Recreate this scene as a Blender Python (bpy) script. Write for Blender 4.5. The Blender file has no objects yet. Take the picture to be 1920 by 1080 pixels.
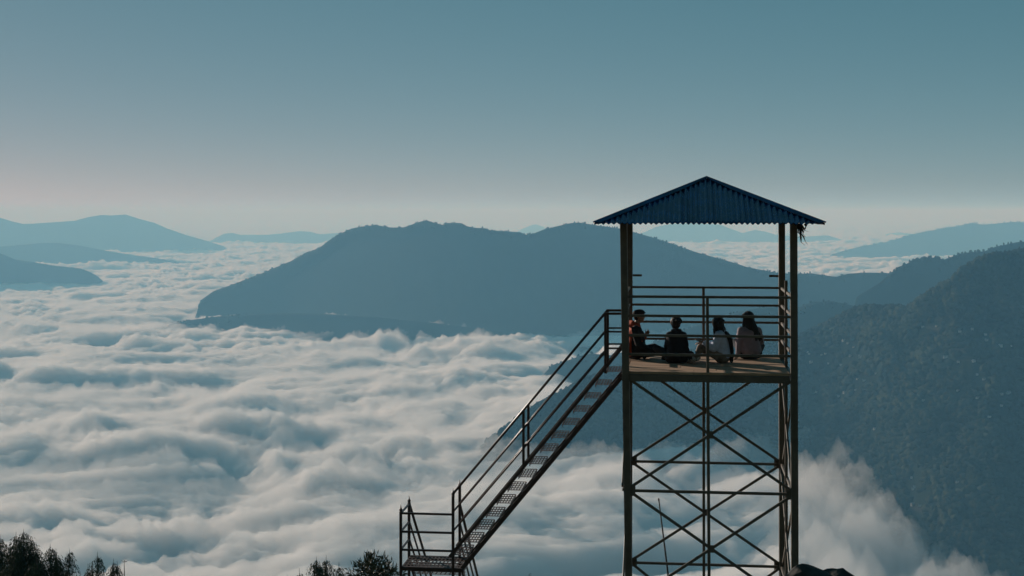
import bpy, bmesh, math, random
import numpy as np
from mathutils import Vector, Matrix

# ------------------------------------------------------------------ camera, sky, sun, exposure
C = bpy.context.scene
COL = C.collection
F = 2666.67                 # focal length in pixels of a 1920 wide frame
CX, HY = 960.0, 397.0       # principal column and the row of the horizon
cam_d = bpy.data.cameras.new('camera')
cam_d.lens = 50.0; cam_d.sensor_width = 36.0
cam_d.shift_y = (HY - 540.0) / 1920.0
cam_d.clip_start = 0.1; cam_d.clip_end = 400000.0
cam_d.dof.use_dof = True; cam_d.dof.focus_distance = 24.0; cam_d.dof.aperture_fstop = 5.6
cam = bpy.data.objects.new('camera', cam_d); COL.objects.link(cam)
cam.location = (0, 0, 0); cam.rotation_euler = (math.radians(90), 0, 0)
C.camera = cam

SUN_EL, SUN_AZ = 15.0, -43.0          # azimuth from the view direction (+Y), minus = to the left
world = bpy.data.worlds.new("World"); C.world = world; world.use_nodes = True
wn = world.node_tree.nodes; wl = world.node_tree.links
sky = wn.new('ShaderNodeTexSky'); sky.sky_type = 'NISHITA'; sky.sun_disc = False
sky.sun_elevation = math.radians(SUN_EL); sky.sun_rotation = math.radians(SUN_AZ)
sky.altitude = 5000; sky.air_density = 0.7; sky.dust_density = 3.0; sky.ozone_density = 0.5
bg = wn['Background']; bg.inputs['Strength'].default_value = 0.06
# soft tone response of the sky light, per colour channel
sep = wn.new('ShaderNodeSeparateColor'); cmb = wn.new('ShaderNodeCombineColor')
wl.new(sky.outputs['Color'], sep.inputs['Color'])
for ch, c0, g_, t_ in (('Red', 8.1, 0.96, 7.3), ('Green', 9.6, 0.50, 7.15), ('Blue', 9.5, 0.48, 6.9)):
    m1 = wn.new('ShaderNodeMath'); m1.operation = 'DIVIDE'; m1.inputs[1].default_value = c0
    m2 = wn.new('ShaderNodeMath'); m2.operation = 'POWER'; m2.inputs[1].default_value = g_
    m3 = wn.new('ShaderNodeMath'); m3.operation = 'MULTIPLY'; m3.inputs[1].default_value = t_
    wl.new(sep.outputs[ch], m1.inputs[0]); wl.new(m1.outputs[0], m2.inputs[0]); wl.new(m2.outputs[0], m3.inputs[0]); wl.new(m3.outputs[0], cmb.inputs[ch])
wl.new(cmb.outputs['Color'], bg.inputs['Color'])

sun_d = bpy.data.lights.new('sun', 'SUN'); sun_d.energy = 5.0; sun_d.angle = math.radians(0.5)
sun_d.color = (1.0, 0.90, 0.80)
sun = bpy.data.objects.new('sun', sun_d); COL.objects.link(sun)
a, e = math.radians(SUN_AZ), math.radians(SUN_EL)
SUNV = Vector((math.sin(a)*math.cos(e), math.cos(a)*math.cos(e), math.sin(e)))
sun.rotation_euler = SUNV.to_track_quat('Z', 'Y').to_euler()

C.view_settings.view_transform = 'Standard'; C.view_settings.look = 'None'
C.view_settings.exposure = -0.25; C.view_settings.gamma = 1.0
cy = C.cycles
cy.max_bounces = 12; cy.diffuse_bounces = 3; cy.glossy_bounces = 2; cy.transmission_bounces = 2
cy.volume_bounces = 7; cy.transparent_max_bounces = 8
cy.use_denoising = True
cy.sample_clamp_indirect = 4.0

# ------------------------------------------------------------------ helpers
def tag(o, label=None, cat=None, group=None, kind=None):
    if label: o['label'] = label
    if cat: o['category'] = cat
    if group: o['group'] = group
    if kind: o['kind'] = kind
    return o

def empty(name, loc=(0, 0, 0), rz=0.0):
    o = bpy.data.objects.new(name, None); COL.objects.link(o)
    o.location = loc; o.rotation_euler = (0, 0, rz); o.empty_display_size = 0.3
    return o

def link_mesh(name, me, mat, parent=None, smooth=False):
    o = bpy.data.objects.new(name, me); COL.objects.link(o)
    if mat is not None:
        me.materials.clear(); me.materials.append(mat)
    if smooth:
        me.polygons.foreach_set('use_smooth', np.ones(len(me.polygons), dtype=bool))
    if parent is not None: o.parent = parent
    return o

def np_mesh(name, V, Fc):
    """V (n,3), Fc (m,k) one face size"""
    V = np.ascontiguousarray(V, dtype=np.float32); Fc = np.ascontiguousarray(Fc, dtype=np.int32)
    me = bpy.data.meshes.new(name)
    n, m, k = len(V), len(Fc), Fc.shape[1]
    me.vertices.add(n); me.vertices.foreach_set('co', V.ravel())
    me.loops.add(m*k); me.loops.foreach_set('vertex_index', Fc.ravel())
    me.polygons.add(m); me.polygons.foreach_set('loop_start', np.arange(0, m*k, k, dtype=np.int32))
    me.update(calc_edges=True); me.validate()
    return me

class MB:
    """collects simple shapes for ONE mesh object"""
    def __init__(s): s.v = []; s.f = []
    def add(s, vs, fs):
        b = len(s.v); s.v += [tuple(v) for v in vs]; s.f += [tuple(i+b for i in f) for f in fs]
    def bar(s, p, q, w, h=None, up=(0, 0, 1), bev=0.12):
        """square tube of width w (sideways) and height h from p to q with chamfered edges"""
        h = h or w
        p, q = Vector(p), Vector(q); d = (q-p).normalized(); up = Vector(up)
        if abs(d.dot(up)) > 0.98: up = Vector((0, 1, 0))
        sx = d.cross(up).normalized(); sz = sx.cross(d).normalized()
        c = min(w, h)*bev
        prof = [(-w/2+c, -h/2), (w/2-c, -h/2), (w/2, -h/2+c), (w/2, h/2-c), (w/2-c, h/2), (-w/2+c, h/2), (-w/2, h/2-c), (-w/2, -h/2+c)]
        vs = [p+sx*a_+sz*b_ for a_, b_ in prof] + [q+sx*a_+sz*b_ for a_, b_ in prof]
        fs = [(i, (i+1) % 8, 8+(i+1) % 8, 8+i) for i in range(8)] + [tuple(range(7, -1, -1)), tuple(range(8, 16))]
        s.add(vs, fs)
    def tube(s, pts, r, n=8):
        pts = [Vector(p) for p in pts]
        rs = r if isinstance(r, (list, tuple)) else [r]*len(pts)
        rings = []
        for i, p in enumerate(pts):
            d = (pts[min(i+1, len(pts)-1)]-pts[max(i-1, 0)]).normalized()
            u = Vector((0, 0, 1)) if abs(d.z) < 0.95 else Vector((0, 1, 0))
            sx = d.cross(u).normalized(); sz = sx.cross(d).normalized()
            rings.append([p+(sx*math.cos(2*math.pi*k/n)+sz*math.sin(2*math.pi*k/n))*rs[i] for k in range(n)])
        vs = [v for r_ in rings for v in r_]; fs = []
        for i in range(len(pts)-1):
            for k in range(n):
                fs.append((i*n+k, i*n+(k+1) % n, (i+1)*n+(k+1) % n, (i+1)*n+k))
        fs.append(tuple(range(n-1, -1, -1))); fs.append(tuple(range((len(pts)-1)*n, len(pts)*n)))
        s.add(vs, fs)
    def build(s, name, mat, parent=None, smooth=False):
        me = bpy.data.meshes.new(name); me.from_pydata([tuple(v) for v in s.v], [], s.f); me.update()
        return link_mesh(name, me, mat, parent, smooth)

# numpy gradient noise
_rs = np.random.RandomState(7)
_perm = _rs.permutation(256); _perm = np.concatenate([_perm, _perm, _perm])
_ga = _rs.rand(256)*2*np.pi; _gx, _gy = np.cos(_ga), np.sin(_ga)
def noise2(x, y):
    xi = np.floor(x).astype(np.int64); yi = np.floor(y).astype(np.int64)
    xf, yf = x-xi, y-yi; xi &= 255; yi &= 255
    u = xf*xf*xf*(xf*(xf*6-15)+10); v = yf*yf*yf*(yf*(yf*6-15)+10)
    def g(ix, iy, dx, dy):
        h = _perm[_perm[ix]+iy]; return _gx[h]*dx+_gy[h]*dy
    n00 = g(xi, yi, xf, yf); n10 = g(xi+1, yi, xf-1, yf); n01 = g(xi, yi+1, xf, yf-1); n11 = g(xi+1, yi+1, xf-1, yf-1)
    return 1.5*((n00*(1-u)+n10*u)*(1-v)+(n01*(1-u)+n11*u)*v)
def fbm(x, y, octv=4, gain=0.5, lac=2.03):
    s = np.zeros_like(x); a_ = 1.0
    for i in range(octv):
        s += a_*noise2(x+17.3*i, y-9.1*i); x = x*lac; y = y*lac; a_ *= gain
    return s
def sstep(a_, b_, x):
    t = np.clip((x-a_)/(b_-a_), 0, 1); return t*t*(3-2*t)

# ------------------------------------------------------------------ materials
def mat_pbr(name, col, rough=0.6, metal=0.0, var=0.25, scale=8.0, bump=0.0, spec=0.5, col2=None, stretch=None, detail=6):
    m = bpy.data.materials.new(name); m.use_nodes = True
    nt = m.node_tree; b = nt.nodes['Principled BSDF']
    b.inputs['Roughness'].default_value = rough; b.inputs['Metallic'].default_value = metal
    b.inputs['Specular IOR Level'].default_value = spec
    tc = nt.nodes.new('ShaderNodeTexCoord'); mp = nt.nodes.new('ShaderNodeMapping')
    nt.links.new(tc.outputs['Object'], mp.inputs['Vector'])
    if stretch: mp.inputs['Scale'].default_value = stretch
    nz = nt.nodes.new('ShaderNodeTexNoise'); nz.inputs['Scale'].default_value = scale; nz.inputs['Detail'].default_value = detail
    nt.links.new(mp.outputs['Vector'], nz.inputs['Vector'])
    rp = nt.nodes.new('ShaderNodeValToRGB')
    c2 = col2 or tuple(c*(1+var) for c in col); c1 = tuple(c*(1-var) for c in col)
    rp.color_ramp.elements[0].position = 0.35; rp.color_ramp.elements[0].color = (*c1, 1)
    rp.color_ramp.elements[1].position = 0.68; rp.color_ramp.elements[1].color = (*c2, 1)
    nt.links.new(nz.outputs['Fac'], rp.inputs['Fac']); nt.links.new(rp.outputs['Color'], b.inputs['Base Color'])
    if bump:
        bp = nt.nodes.new('ShaderNodeBump'); bp.inputs['Strength'].default_value = bump; bp.inputs['Distance'].default_value = 0.02
        nt.links.new(nz.outputs['Fac'], bp.inputs['Height']); nt.links.new(bp.outputs['Normal'], b.inputs['Normal'])
    return m

M = {}
M['post'] = mat_pbr('cream_paint', (0.13, 0.103, 0.077), 0.5, 0, 0.2, 5, 0.1)
M['brown'] = mat_pbr('brown_paint', (0.05, 0.024, 0.021), 0.42, 0, 0.3, 9, 0.1)
M['tread'] = mat_pbr('worn_brown_steel', (0.075, 0.045, 0.038), 0.6, 0, 0.35, 11, 0.1)
M['roof'] = mat_pbr('blue_sheet', (0.003, 0.036, 0.13), 0.25, 0.0, 0.45, 4, 0.0, stretch=(1, 1, 0.3))
M['wood'] = mat_pbr('deck_wood', (0.42, 0.27, 0.17), 0.75, 0, 0.35, 3.0, 0.3, stretch=(0.7, 7, 2), detail=9)
M['rock'] = mat_pbr('dark_rock', (0.035, 0.032, 0.028), 0.85, 0, 0.5, 3, 0.6)
M['pole'] = mat_pbr('pole_wood', (0.06, 0.045, 0.035), 0.8, 0, 0.3, 6, 0.2)
M['rag'] = mat_pbr('rag_cloth', (0.03, 0.028, 0.022), 0.9, 0, 0.4, 12, 0.2)
M['skin'] = mat_pbr('skin', (0.30, 0.17, 0.11), 0.55, 0, 0.1, 10)
M['hair'] = mat_pbr('black_hair', (0.010, 0.008, 0.007), 0.65, 0, 0.3, 30, 0.3, stretch=(1, 1, 0.15))
M['orange'] = mat_pbr('orange_cloth', (0.42, 0.075, 0.03), 0.85, 0, 0.2, 14, 0.5)
M['black'] = mat_pbr('black_cloth', (0.012, 0.012, 0.014), 0.9, 0, 0.3, 14, 0.4)
M['navy'] = mat_pbr('navy_cloth', (0.01, 0.011, 0.015), 0.9, 0, 0.3, 14, 0.4)
M['paleblue'] = mat_pbr('pale_blue_cloth', (0.52, 0.56, 0.68), 0.85, 0, 0.1, 14, 0.5)
M['pinkgrey'] = mat_pbr('pink_grey_cloth', (0.26, 0.21, 0.235), 0.85, 0, 0.1, 14, 0.5)
M['khaki'] = mat_pbr('khaki_cloth', (0.13, 0.10, 0.075), 0.9, 0, 0.5, 9, 0.5, col2=(0.32, 0.25, 0.2))
M['jeans'] = mat_pbr('dark_jeans', (0.02, 0.026, 0.036), 0.9, 0, 0.3, 14, 0.4)
M['sole'] = mat_pbr('pale_sole', (0.55, 0.52, 0.48), 0.8, 0, 0.1, 10)
M['eye'] = mat_pbr('dark_eye', (0.02, 0.015, 0.012), 0.2, 0, 0.1, 10)
M['cypress'] = mat_pbr('cypress_leaf', (0.045, 0.06, 0.028), 0.8, 0, 0.5, 4)
M['leaf'] = mat_pbr('broad_leaf', (0.06, 0.068, 0.028), 0.5, 0, 0.5, 5, col2=(0.13, 0.12, 0.05))
M['bark'] = mat_pbr('bark', (0.045, 0.035, 0.027), 0.9, 0, 0.3, 8, 0.4)
M['ground'] = mat_pbr('ground', (0.06, 0.065, 0.035), 0.95, 0, 0.4, 0.05)
M['farhill'] = mat_pbr('far_forest_hill', (0.011, 0.018, 0.014), 1.0, 0, 0.2, 0.004, spec=0.03)
M['forest'] = mat_pbr('forest_leaf', (0.011, 0.018, 0.012), 0.95, 0, 0.3, 0.012, spec=0.03, col2=(0.045, 0.052, 0.03))
M['wallw'] = mat_pbr('house_wall', (0.3, 0.29, 0.27), 0.8, 0, 0.2, 0.3)
M['tin'] = mat_pbr('tin_roof', (0.2, 0.2, 0.21), 0.45, 0.2, 0.3, 0.3)

def hillside_material():
    m = mat_pbr('terraced_hillside', (0.014, 0.021, 0.014), 1.0, 0, 0.4, 0.008, spec=0.03)
    nt = m.node_tree; b = nt.nodes['Principled BSDF']
    tc = nt.nodes.new('ShaderNodeTexCoord')
    mp = nt.nodes.new('ShaderNodeMapping'); mp.inputs['Scale'].default_value = (0.0035, 0.0035, 0.055)
    nt.links.new(tc.outputs['Object'], mp.inputs['Vector'])
    nz = nt.nodes.new('ShaderNodeTexNoise'); nz.inputs['Scale'].default_value = 1.0; nz.inputs['Detail'].default_value = 5
    nt.links.new(mp.outputs['Vector'], nz.inputs['Vector'])
    rp = nt.nodes.new('ShaderNodeValToRGB'); rp.color_ramp.elements[0].position = 0.58; rp.color_ramp.elements[1].position = 0.72
    nt.links.new(nz.outputs['Fac'], rp.inputs['Fac'])
    mx = nt.nodes.new('ShaderNodeMix'); mx.data_type = 'RGBA'
    old = b.inputs['Base Color'].links[0].from_socket
    nt.links.new(rp.outputs['Color'], mx.inputs['Factor']); nt.links.new(old, mx.inputs['A'])
    mx.inputs['B'].default_value = (0.06, 0.048, 0.038, 1)
    nt.links.new(mx.outputs['Result'], b.inputs['Base Color'])
    return m
M['hillside'] = hillside_material()

def volume_mat(name, col, dens, aniso):
    m = bpy.data.materials.new(name); m.use_nodes = True; nt = m.node_tree; nt.nodes.clear()
    out = nt.nodes.new('ShaderNodeOutputMaterial'); v = nt.nodes.new('ShaderNodeVolumePrincipled')
    v.inputs['Color'].default_value = (*col, 1); v.inputs['Density'].default_value = dens
    v.inputs['Anisotropy'].default_value = aniso
    v.inputs['Absorption Color'].default_value = (0.9, 0.9, 0.9, 1)
    v.inputs['Density Attribute'].default_value = ''
    v.inputs['Temperature Attribute'].default_value = ''
    nt.links.new(v.outputs['Volume'], out.inputs['Volume'])
    return m
M['haze'] = volume_mat('haze_air', (0.28, 0.66, 0.97), 1.06e-4, 0.0)
M['cloud'] = volume_mat('cloud_vapour', (0.995, 0.995, 0.995), 0.042, 0.0)
M['mist'] = volume_mat('thin_vapour', (0.995, 0.995, 0.995), 0.008, 0.0)

# ------------------------------------------------------------------ the land below
H = 530.0                                      # metres from the eye down to the top of the cloud sea
def ground_height(X, Y):
    R = np.sqrt(X*X+Y*Y)
    near = -1.75-0.27*np.clip(Y, 0, 30)-0.5*np.clip(Y-30, 0, None)+0.02*np.clip(-Y, 0, 60)
    near = near-0.0006*np.clip(np.abs(X)-15, 0, None)**2*(Y > -9)
    near = near+0.6*np.clip(-Y-9, 0, 160)  # unseen rise behind the camera, added to block low sky light
    val = -930+60*fbm(X/2600, Y/2600, 4)
    return np.maximum(near, val)+0.06*noise2(X/1.7, Y/1.7)*(R < 200)
def build_ground():
    ang = np.linspace(-np.pi, np.pi, 241)
    rad = np.concatenate([[0.01], np.geomspace(1.0, 170000, 260)])
    A, R = np.meshgrid(ang[:-1], rad)
    X, Y = R*np.sin(A), R*np.cos(A)
    V = np.stack([X, Y, ground_height(X, Y)], -1).reshape(-1, 3)
    n = len(ang)-1; i = np.arange(len(rad)-1)[:, None]*n; j = np.arange(n)[None, :]; j2 = (j+1) % n
    Fc = np.stack([i+j, i+j2, i+n+j2, i+n+j], -1).reshape(-1, 4)
    tag(link_mesh('ground', np_mesh('ground', V, Fc), M['ground'], smooth=True), kind='structure')
build_ground()

def px2X(px, Y): return (px-CX)/F*Y
def py2Z(py, Y): return (HY-py)/F*Y

def on_plane(pts, x0, Y0, slope):
    """finer crest points and the distances that keep the front slope turned to the viewer"""
    xs = [p[0] for p in pts]; ys = [p[1] for p in pts]
    c = slope*Y0+(float(np.interp(x0, xs, ys))-HY)/F*Y0
    X = sorted(set(xs+list(range(int(xs[0]), int(xs[-1]), 8))))
    fine = [(x, float(np.interp(x, xs, ys))) for x in X]
    return fine, [c/(slope+(y-HY)/F) for x, y in fine]
class Ridge:
    """crest given as picture columns/rows standing at its own distance Yc (constant or per point); sloping down to the front and the back"""
    def __init__(s, pts, Yc, sf, sb, rough=1.0, rnd=0.012):
        p = np.array(pts, float); s.px = p[:, 0]
        s.Yc = np.array(Yc if hasattr(Yc, '__len__') else [Yc]*len(p), float)
        s.rnd = rnd; s.py = p[:, 1]; s.sf, s.sb, s.rough = sf, sb, rough
    def crest(s, px):
        Y = np.interp(px, s.px, s.Yc); py = np.interp(px, s.px, s.py)
        return Y, (HY-py)/F*Y
    def height(s, X, Y, seed=0.0):
        px = CX+X/Y*F
        Yc, Zc = s.crest(px)
        d = Yc-Y
        prof = np.where(d > 0, -s.sf*d, s.sb*d)
        # rounded crest and gullies running down the slope
        sc = Yc*s.rnd
        prof = np.where(np.abs(d) < sc, prof*(np.abs(d)/sc), prof)
        k = sstep(0, Yc*0.05, np.abs(d))
        g = fbm(X/(Yc*0.035)+seed, Y/(Yc*0.10)+seed*0.7, 5)
        return Zc+prof+k*s.rough*Yc*0.010*g+s.rough*Yc*0.00035*fbm(X/(Yc*0.004)+seed, Y/(Yc*0.02), 3)

def hill_height(ridges, X, Y):
    z = None
    for i, r in enumerate(ridges):
        h = r.height(X, Y, seed=3.7*i+r.px[0]*0.013)
        z = h if z is None else np.maximum(z, h)
    return z

def build_hill(name, ridges, px0, px1, Y0, Y1, nx, ny, mat):
    px = np.linspace(px0, px1, nx); Yv = np.linspace(Y0, Y1, ny)
    P, Yg = np.meshgrid(px, Yv); X = px2X(P, Yg)
    Z = np.maximum(hill_height(ridges, X, Yg), -960.0)
    # close the sides
    edge = np.minimum(np.minimum(P-px0, px1-P)/(px1-px0), 1)
    Z = Z-(1-sstep(0, 0.02, edge))*200
    V = np.stack([X, Yg, Z], -1).reshape(-1, 3)
    i = np.arange(ny-1)[:, None]*nx; j = np.arange(nx-1)[None, :]
    Fc = np.stack([i+j, i+j+1, i+nx+j+1, i+nx+j], -1).reshape(-1, 4)
    return tag(link_mesh(name, np_mesh(name, V, Fc), mat, smooth=True), kind='structure')

# right hand hillside with village, behind and beside the tower
G_pts = [(640, 1050), (860, 930), (900, 850), (915, 832), (945, 809), (970, 790), (1000, 768), (1047, 742), (1090, 719), (1132, 701), (1165, 690),
             (1260, 668), (1380, 650), (1450, 642), (1501, 633), (1538, 615), (1566, 601), (1591, 587), (1617, 580), (1642, 579),
             (1677, 580), (1702, 585), (1740, 600), (2200, 640)]
G_pts = G_pts[:-2]+[(1709, 577), (1725, 564), (1742, 552), (1762, 539), (1781, 532), (1804, 508), (1827, 497), (1855, 484), (1878, 481), (1908, 478), (1920, 474), (2000, 455), (2150, 430), (2600, 420)]
def shore(px):                                   # where the slope dips under the cloud sea: it comes closer on the right
    return 3180-700*float(sstep(1420, 1880, np.array(float(px))))
G_fine = [(x, float(np.interp(x, [p[0] for p in G_pts], [p[1] for p in G_pts]))) for x in range(640, 2601, 6)]
R_G = Ridge(G_fine, [(552+0.6*shore(x))/(0.6+(y-HY)/F) for x, y in G_fine], 0.6, 0.5, 0.9)
HILLSIDE = [R_G]
build_hill('hillside', HILLSIDE, 680, 2560, 1700, 5000, 640, 480, M['hillside'])
R_H = Ridge([(1000, 720), (1037, 684), (1057, 679), (1082, 669), (1107, 663), (1145, 666), (1200, 652), (1300, 612), (1400, 580), (1450, 574), (1496, 576), (1526, 566), (1561, 565), (1596, 572), (1640, 590), (1760, 640)], 4700, 0.6, 0.5, 0.3)
build_hill('wooded_hill', [R_H], 980, 1780, 3900, 5600, 260, 120, M['farhill'])
C_pts = [(300, 690), (350, 630), (368, 590), (375, 564), (400, 546), (440, 532), (480, 516), (492, 512), (520, 500), (545, 490), (560, 481), (580, 472), (600, 464), (615, 452), (632, 441), (660, 428), (685, 424), (700, 422), (712, 423), (735, 427), (758, 426), (775, 420),
             (790, 415), (800, 413), (815, 418), (832, 422), (838, 418), (865, 418), (875, 424), (890, 427), (910, 428), (920, 432), (950, 434), (975, 435), (985, 440), (1000, 438),
             (1020, 430), (1045, 424), (1070, 418), (1085, 417), (1110, 421), (1160, 428), (1185, 434), (1230, 447), (1260, 457), (1290, 468), (1320, 477), (1367, 490), (1402, 501), (1455, 511), (1494, 514),
             (1519, 512), (1566, 519), (1591, 513), (1623, 511), (1670, 512), (1720, 516), (1800, 520), (2000, 540)]
def shore_plane(pts, shore_Y, slope):
    """crest distances for a front slope that meets the clouds at the distance shore_Y(column)"""
    xs = [p[0] for p in pts]; ys = [p[1] for p in pts]
    X = sorted(set(xs+list(range(int(xs[0]), int(xs[-1]), 6))))
    fine = [(x, float(np.interp(x, xs, ys))) for x in X]
    return fine, [(552+slope*shore_Y(x))/(slope+(y-HY)/F) for x, y in fine]
R_C = Ridge(*shore_plane(C_pts, lambda x: 6080+1300*(1-float(sstep(330, 980, np.array(float(x))))), 0.75), 0.75, 0.6, 0.10)
C2_pts = [(290, 640), (306, 620), (318, 607), (345, 602), (400, 594), (450, 590), (520, 587), (600, 588), (700, 594), (820, 606), (940, 622), (1060, 650)]
R_C2 = Ridge(*shore_plane(C2_pts, lambda x: 6020+560*(1-float(sstep(300, 760, np.array(float(x))))), 0.6), 0.6, 0.6, 0.15, 0.006)
build_hill('mountain', [R_C, R_C2], 280, 2000, 5300, 9600, 700, 300, M['farhill'])
E_pts = [(1600, 560), (1650, 530), (1670, 513), (1684, 500), (1698, 496), (1711, 487), (1730, 483), (1758, 483), (1769, 487), (1802, 475), (1818, 473), (1846, 471), (1873, 461), (1908, 454), (1960, 450), (2100, 440), (2400, 430)]
R_E = Ridge(*on_plane(E_pts, 1684, 5200, 0.8), 0.8, 0.5, 0.25)
build_hill('wooded_hill', [R_E], 1590, 2400, 4200, 6400, 320, 140, M['farhill'])
R_D = Ridge([(1540, 486), (1566, 475), (1590, 468), (1610, 463), (1637, 458), (1665, 453), (1711, 439), (1758, 430), (1800, 423), (1822, 418), (1841, 421), (1870, 419), (1899, 416), (1920, 417), (2050, 410), (2400, 415)], 17000, 0.6, 0.4, 0.25)
build_hill('mountain', [R_D], 1530, 2400, 14500, 20500, 300, 90, M['farhill'])
R_A1 = Ridge([(-500, 420), (-200, 398), (-40, 400), (0, 408), (22, 415), (45, 420), (80, 418), (110, 416), (140, 414), (165, 407), (190, 403), (210, 404), (235, 402), (260, 410), (290, 418), (310, 427), (350, 441), (390, 452), (415, 460), (440, 470)], 20000, 0.6, 0.4, 0.25)
build_hill('mountain', [R_A1], -500, 440, 17000, 24000, 300, 90, M['farhill'])
R_A2 = Ridge([(-400, 440), (0, 462), (50, 458), (80, 455), (110, 455), (150, 460), (200, 470), (250, 478), (330, 489), (350, 498)], 15200, 0.6, 0.4, 0.25)
build_hill('mountain', [R_A2], -400, 350, 13500, 17500, 240, 70, M['farhill'])
R_A3 = Ridge([(-400, 430), (-60, 460), (0, 475), (30, 487), (60, 491), (100, 498), (150, 503), (165, 508), (180, 516), (195, 528), (205, 545)], 10700, 0.6, 0.4, 0.25)
build_hill('wooded_hill', [R_A3], -400, 205, 9200, 12500, 240, 80, M['farhill'])
R_B = Ridge([(385, 460), (400, 448), (420, 438), (435, 436), (450, 440), (500, 440), (540, 436), (560, 433), (580, 434), (600, 439), (640, 436), (700, 440), (800, 460)], 25000, 0.6, 0.4, 0.25)
build_hill('mountain', [R_B], 380, 800, 22000, 28000, 200, 60, M['farhill'])
R_I = Ridge([(430, 490), (440, 485), (460, 478), (480, 481), (500, 487), (515, 492)], 17800, 0.3, 0.3, 0.4)
build_hill('wooded_hill', [R_I], 428, 517, 16800, 18800, 60, 40, M['farhill'])
R_R = Ridge([(1150, 450), (1210, 435), (1230, 425), (1258, 420), (1300, 418), (1350, 421), (1392, 437), (1415, 431), (1435, 434), (1455, 440), (1501, 444), (1552, 441), (1577, 449), (1600, 452), (1700, 455), (1800, 460)], 26000, 0.6, 0.4, 0.25)
build_hill('mountain', [R_R], 1140, 1800, 23000, 29500, 260, 60, M['farhill'])
R_P = Ridge([(930, 450), (965, 437), (985, 426), (1005, 420), (1025, 428), (1050, 440), (1100, 450), (1560, 450), (1600, 449), (1613, 447), (1626, 437), (1640, 447), (1652, 446), (1665, 438), (1684, 435), (1720, 440), (1800, 446)], 33000, 0.35, 0.4, 0.5)
build_hill('mountain', [R_P], 930, 1800, 29500, 36500, 320, 60, M['farhill'])

# ------------------------------------------------------------------ sea of clouds
def cloud_height(X, Y, mist=False):
    px = CX+X/Y*F
    # wind-drawn coordinates
    ca, sa = math.cos(math.radians(28)), math.sin(math.radians(28))
    U, W = X*ca+Y*sa, -X*sa+Y*ca
    wx = 120*fbm(X/700+5, Y/700, 3); wy = 120*fbm(X/700-8, Y/700+4, 3)
    U, W = U+wx, W+wy
    swell = 34*fbm(U/1500, W/700, 3)
    lump = sstep(-0.35, 0.4, fbm(X/1100+2, Y/900+9, 3)+0.08)
    def puff(n): return np.sqrt(n*n+0.02)-0.14
    b1 = puff(fbm(U/430, W/240, 2)); f2 = fbm(U/170+3, W/105, 4, 0.55); b3 = puff(noise2(U/74, W/52+7))
    h = swell+lump*(60*b1+21*f2+18*b3*(0.3+b1))+(1-lump)*(22*fbm(U/600, W/170, 4, 0.55))
    h += 8*fbm(X/52, Y/40, 5, 0.62)*(0.5+lump)
    hole = fbm(U/520+31, W/260-12, 3)
    h -= 75*sstep(0.25, 0.85, hole)
    top = -H-22+h
    # the sea thins out against the right hand hillside
    n = 60*fbm(X/170, Y/170, 4)
    sh = 150 if mist else 0
    edge = sstep(1420+sh, 1730+sh, px+n*2.2+(Y-2300)*0.12)*(Y < 4200)
    top -= edge*(105 if mist else 200)
    if mist:
        right = sstep(1350, 1560, px)*(Y < 3400)
        top += 14+30*fbm(U/150+50, W/90, 5, 0.55)+12*fbm(X/38, Y/32, 4, 0.6)-sstep(0.0, 0.7, fbm(X/900-4, Y/900, 2)+0.1)*34*(1-right)
        top += right*(10+44*fbm(X/130+9, Y/130, 5, 0.6))
    return top
def build_cloud(name, mat, mist=False):
    pxs = np.concatenate([np.linspace(-2600, -140, 60)[:-1], np.linspace(-140, 2060, 560), np.linspace(2060, 4200, 50)[1:]])
    Ys = np.geomspace(1250, 9000 if mist else 165000, 420 if mist else 900)
    P, Yg = np.meshgrid(pxs, Ys); X = px2X(P, Yg)
    Z = cloud_height(X, Yg, mist); base = -965.0
    Z = np.maximum(Z, base+2)
    nx, ny = len(pxs), len(Ys)
    top = np.stack([X, Yg, Z], -1).reshape(-1, 3); bot = np.stack([X, Yg, np.full_like(X, base)], -1).reshape(-1, 3)
    i = np.arange(ny-1)[:, None]*nx; j = np.arange(nx-1)[None, :]
    ft = np.stack([i+j, i+j+1, i+nx+j+1, i+nx+j], -1).reshape(-1, 4)
    n = nx*ny
    loop = np.concatenate([np.arange(nx), (np.arange(1, ny)*nx+nx-1), ((ny-1)*nx+np.arange(nx-2, -1, -1)), np.arange(ny-2, 0, -1)*nx])
    # bottom: one sheet sharing only the rim would need an n-gon; a matching grid keeps it closed
    fb = np.stack([i+j+n, i+nx+j+n, i+nx+j+1+n, i+j+1+n], -1).reshape(-1, 4)
    l2 = np.roll(loop, -1)
    fs = np.stack([loop, loop+n, l2+n, l2], -1)
    me = np_mesh(name, np.concatenate([top, bot]), np.concatenate([ft, fb, fs]))
    return tag(link_mesh(name, me, mat, smooth=True), kind='stuff')
build_cloud('cloud_sea', M['cloud'])
build_cloud('mist', M['mist'], True)

# ------------------------------------------------------------------ the watchtower frame of reference
TD = 23.2; PSI = math.atan((1278-CX)/F)
TO = Vector(((1169-CX)/F*TD, TD, 0.0))
UA = Vector((math.cos(PSI), -math.sin(PSI), 0)); VA = Vector((math.sin(PSI), math.cos(PSI), 0))
TW = 2.73; DECK = -2.60
def uvz(px, py, v):
    """tower coordinates (u, v, z) of a picture point lying v metres behind the tower's front plane"""
    d = Vector(((px-CX)/F, 1.0, (HY-py)/F)); nrm = VA
    t = (nrm.dot(TO)+v)/nrm.dot(d)
    p = d*t-TO
    return Vector((UA.dot(p), v, p.z))
BASE = float(ground_height(np.array([3.3]), np.array([24.5]))[0])
tower = empty('watchtower', TO+Vector((0, 0, BASE)), -PSI)
tag(tower, 'tall open steel lookout tower with blue hipped roof and cross braced legs', 'watchtower')
def T(u, v, z): return (u, v, z-BASE)
BOT = -0.25+BASE
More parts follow.
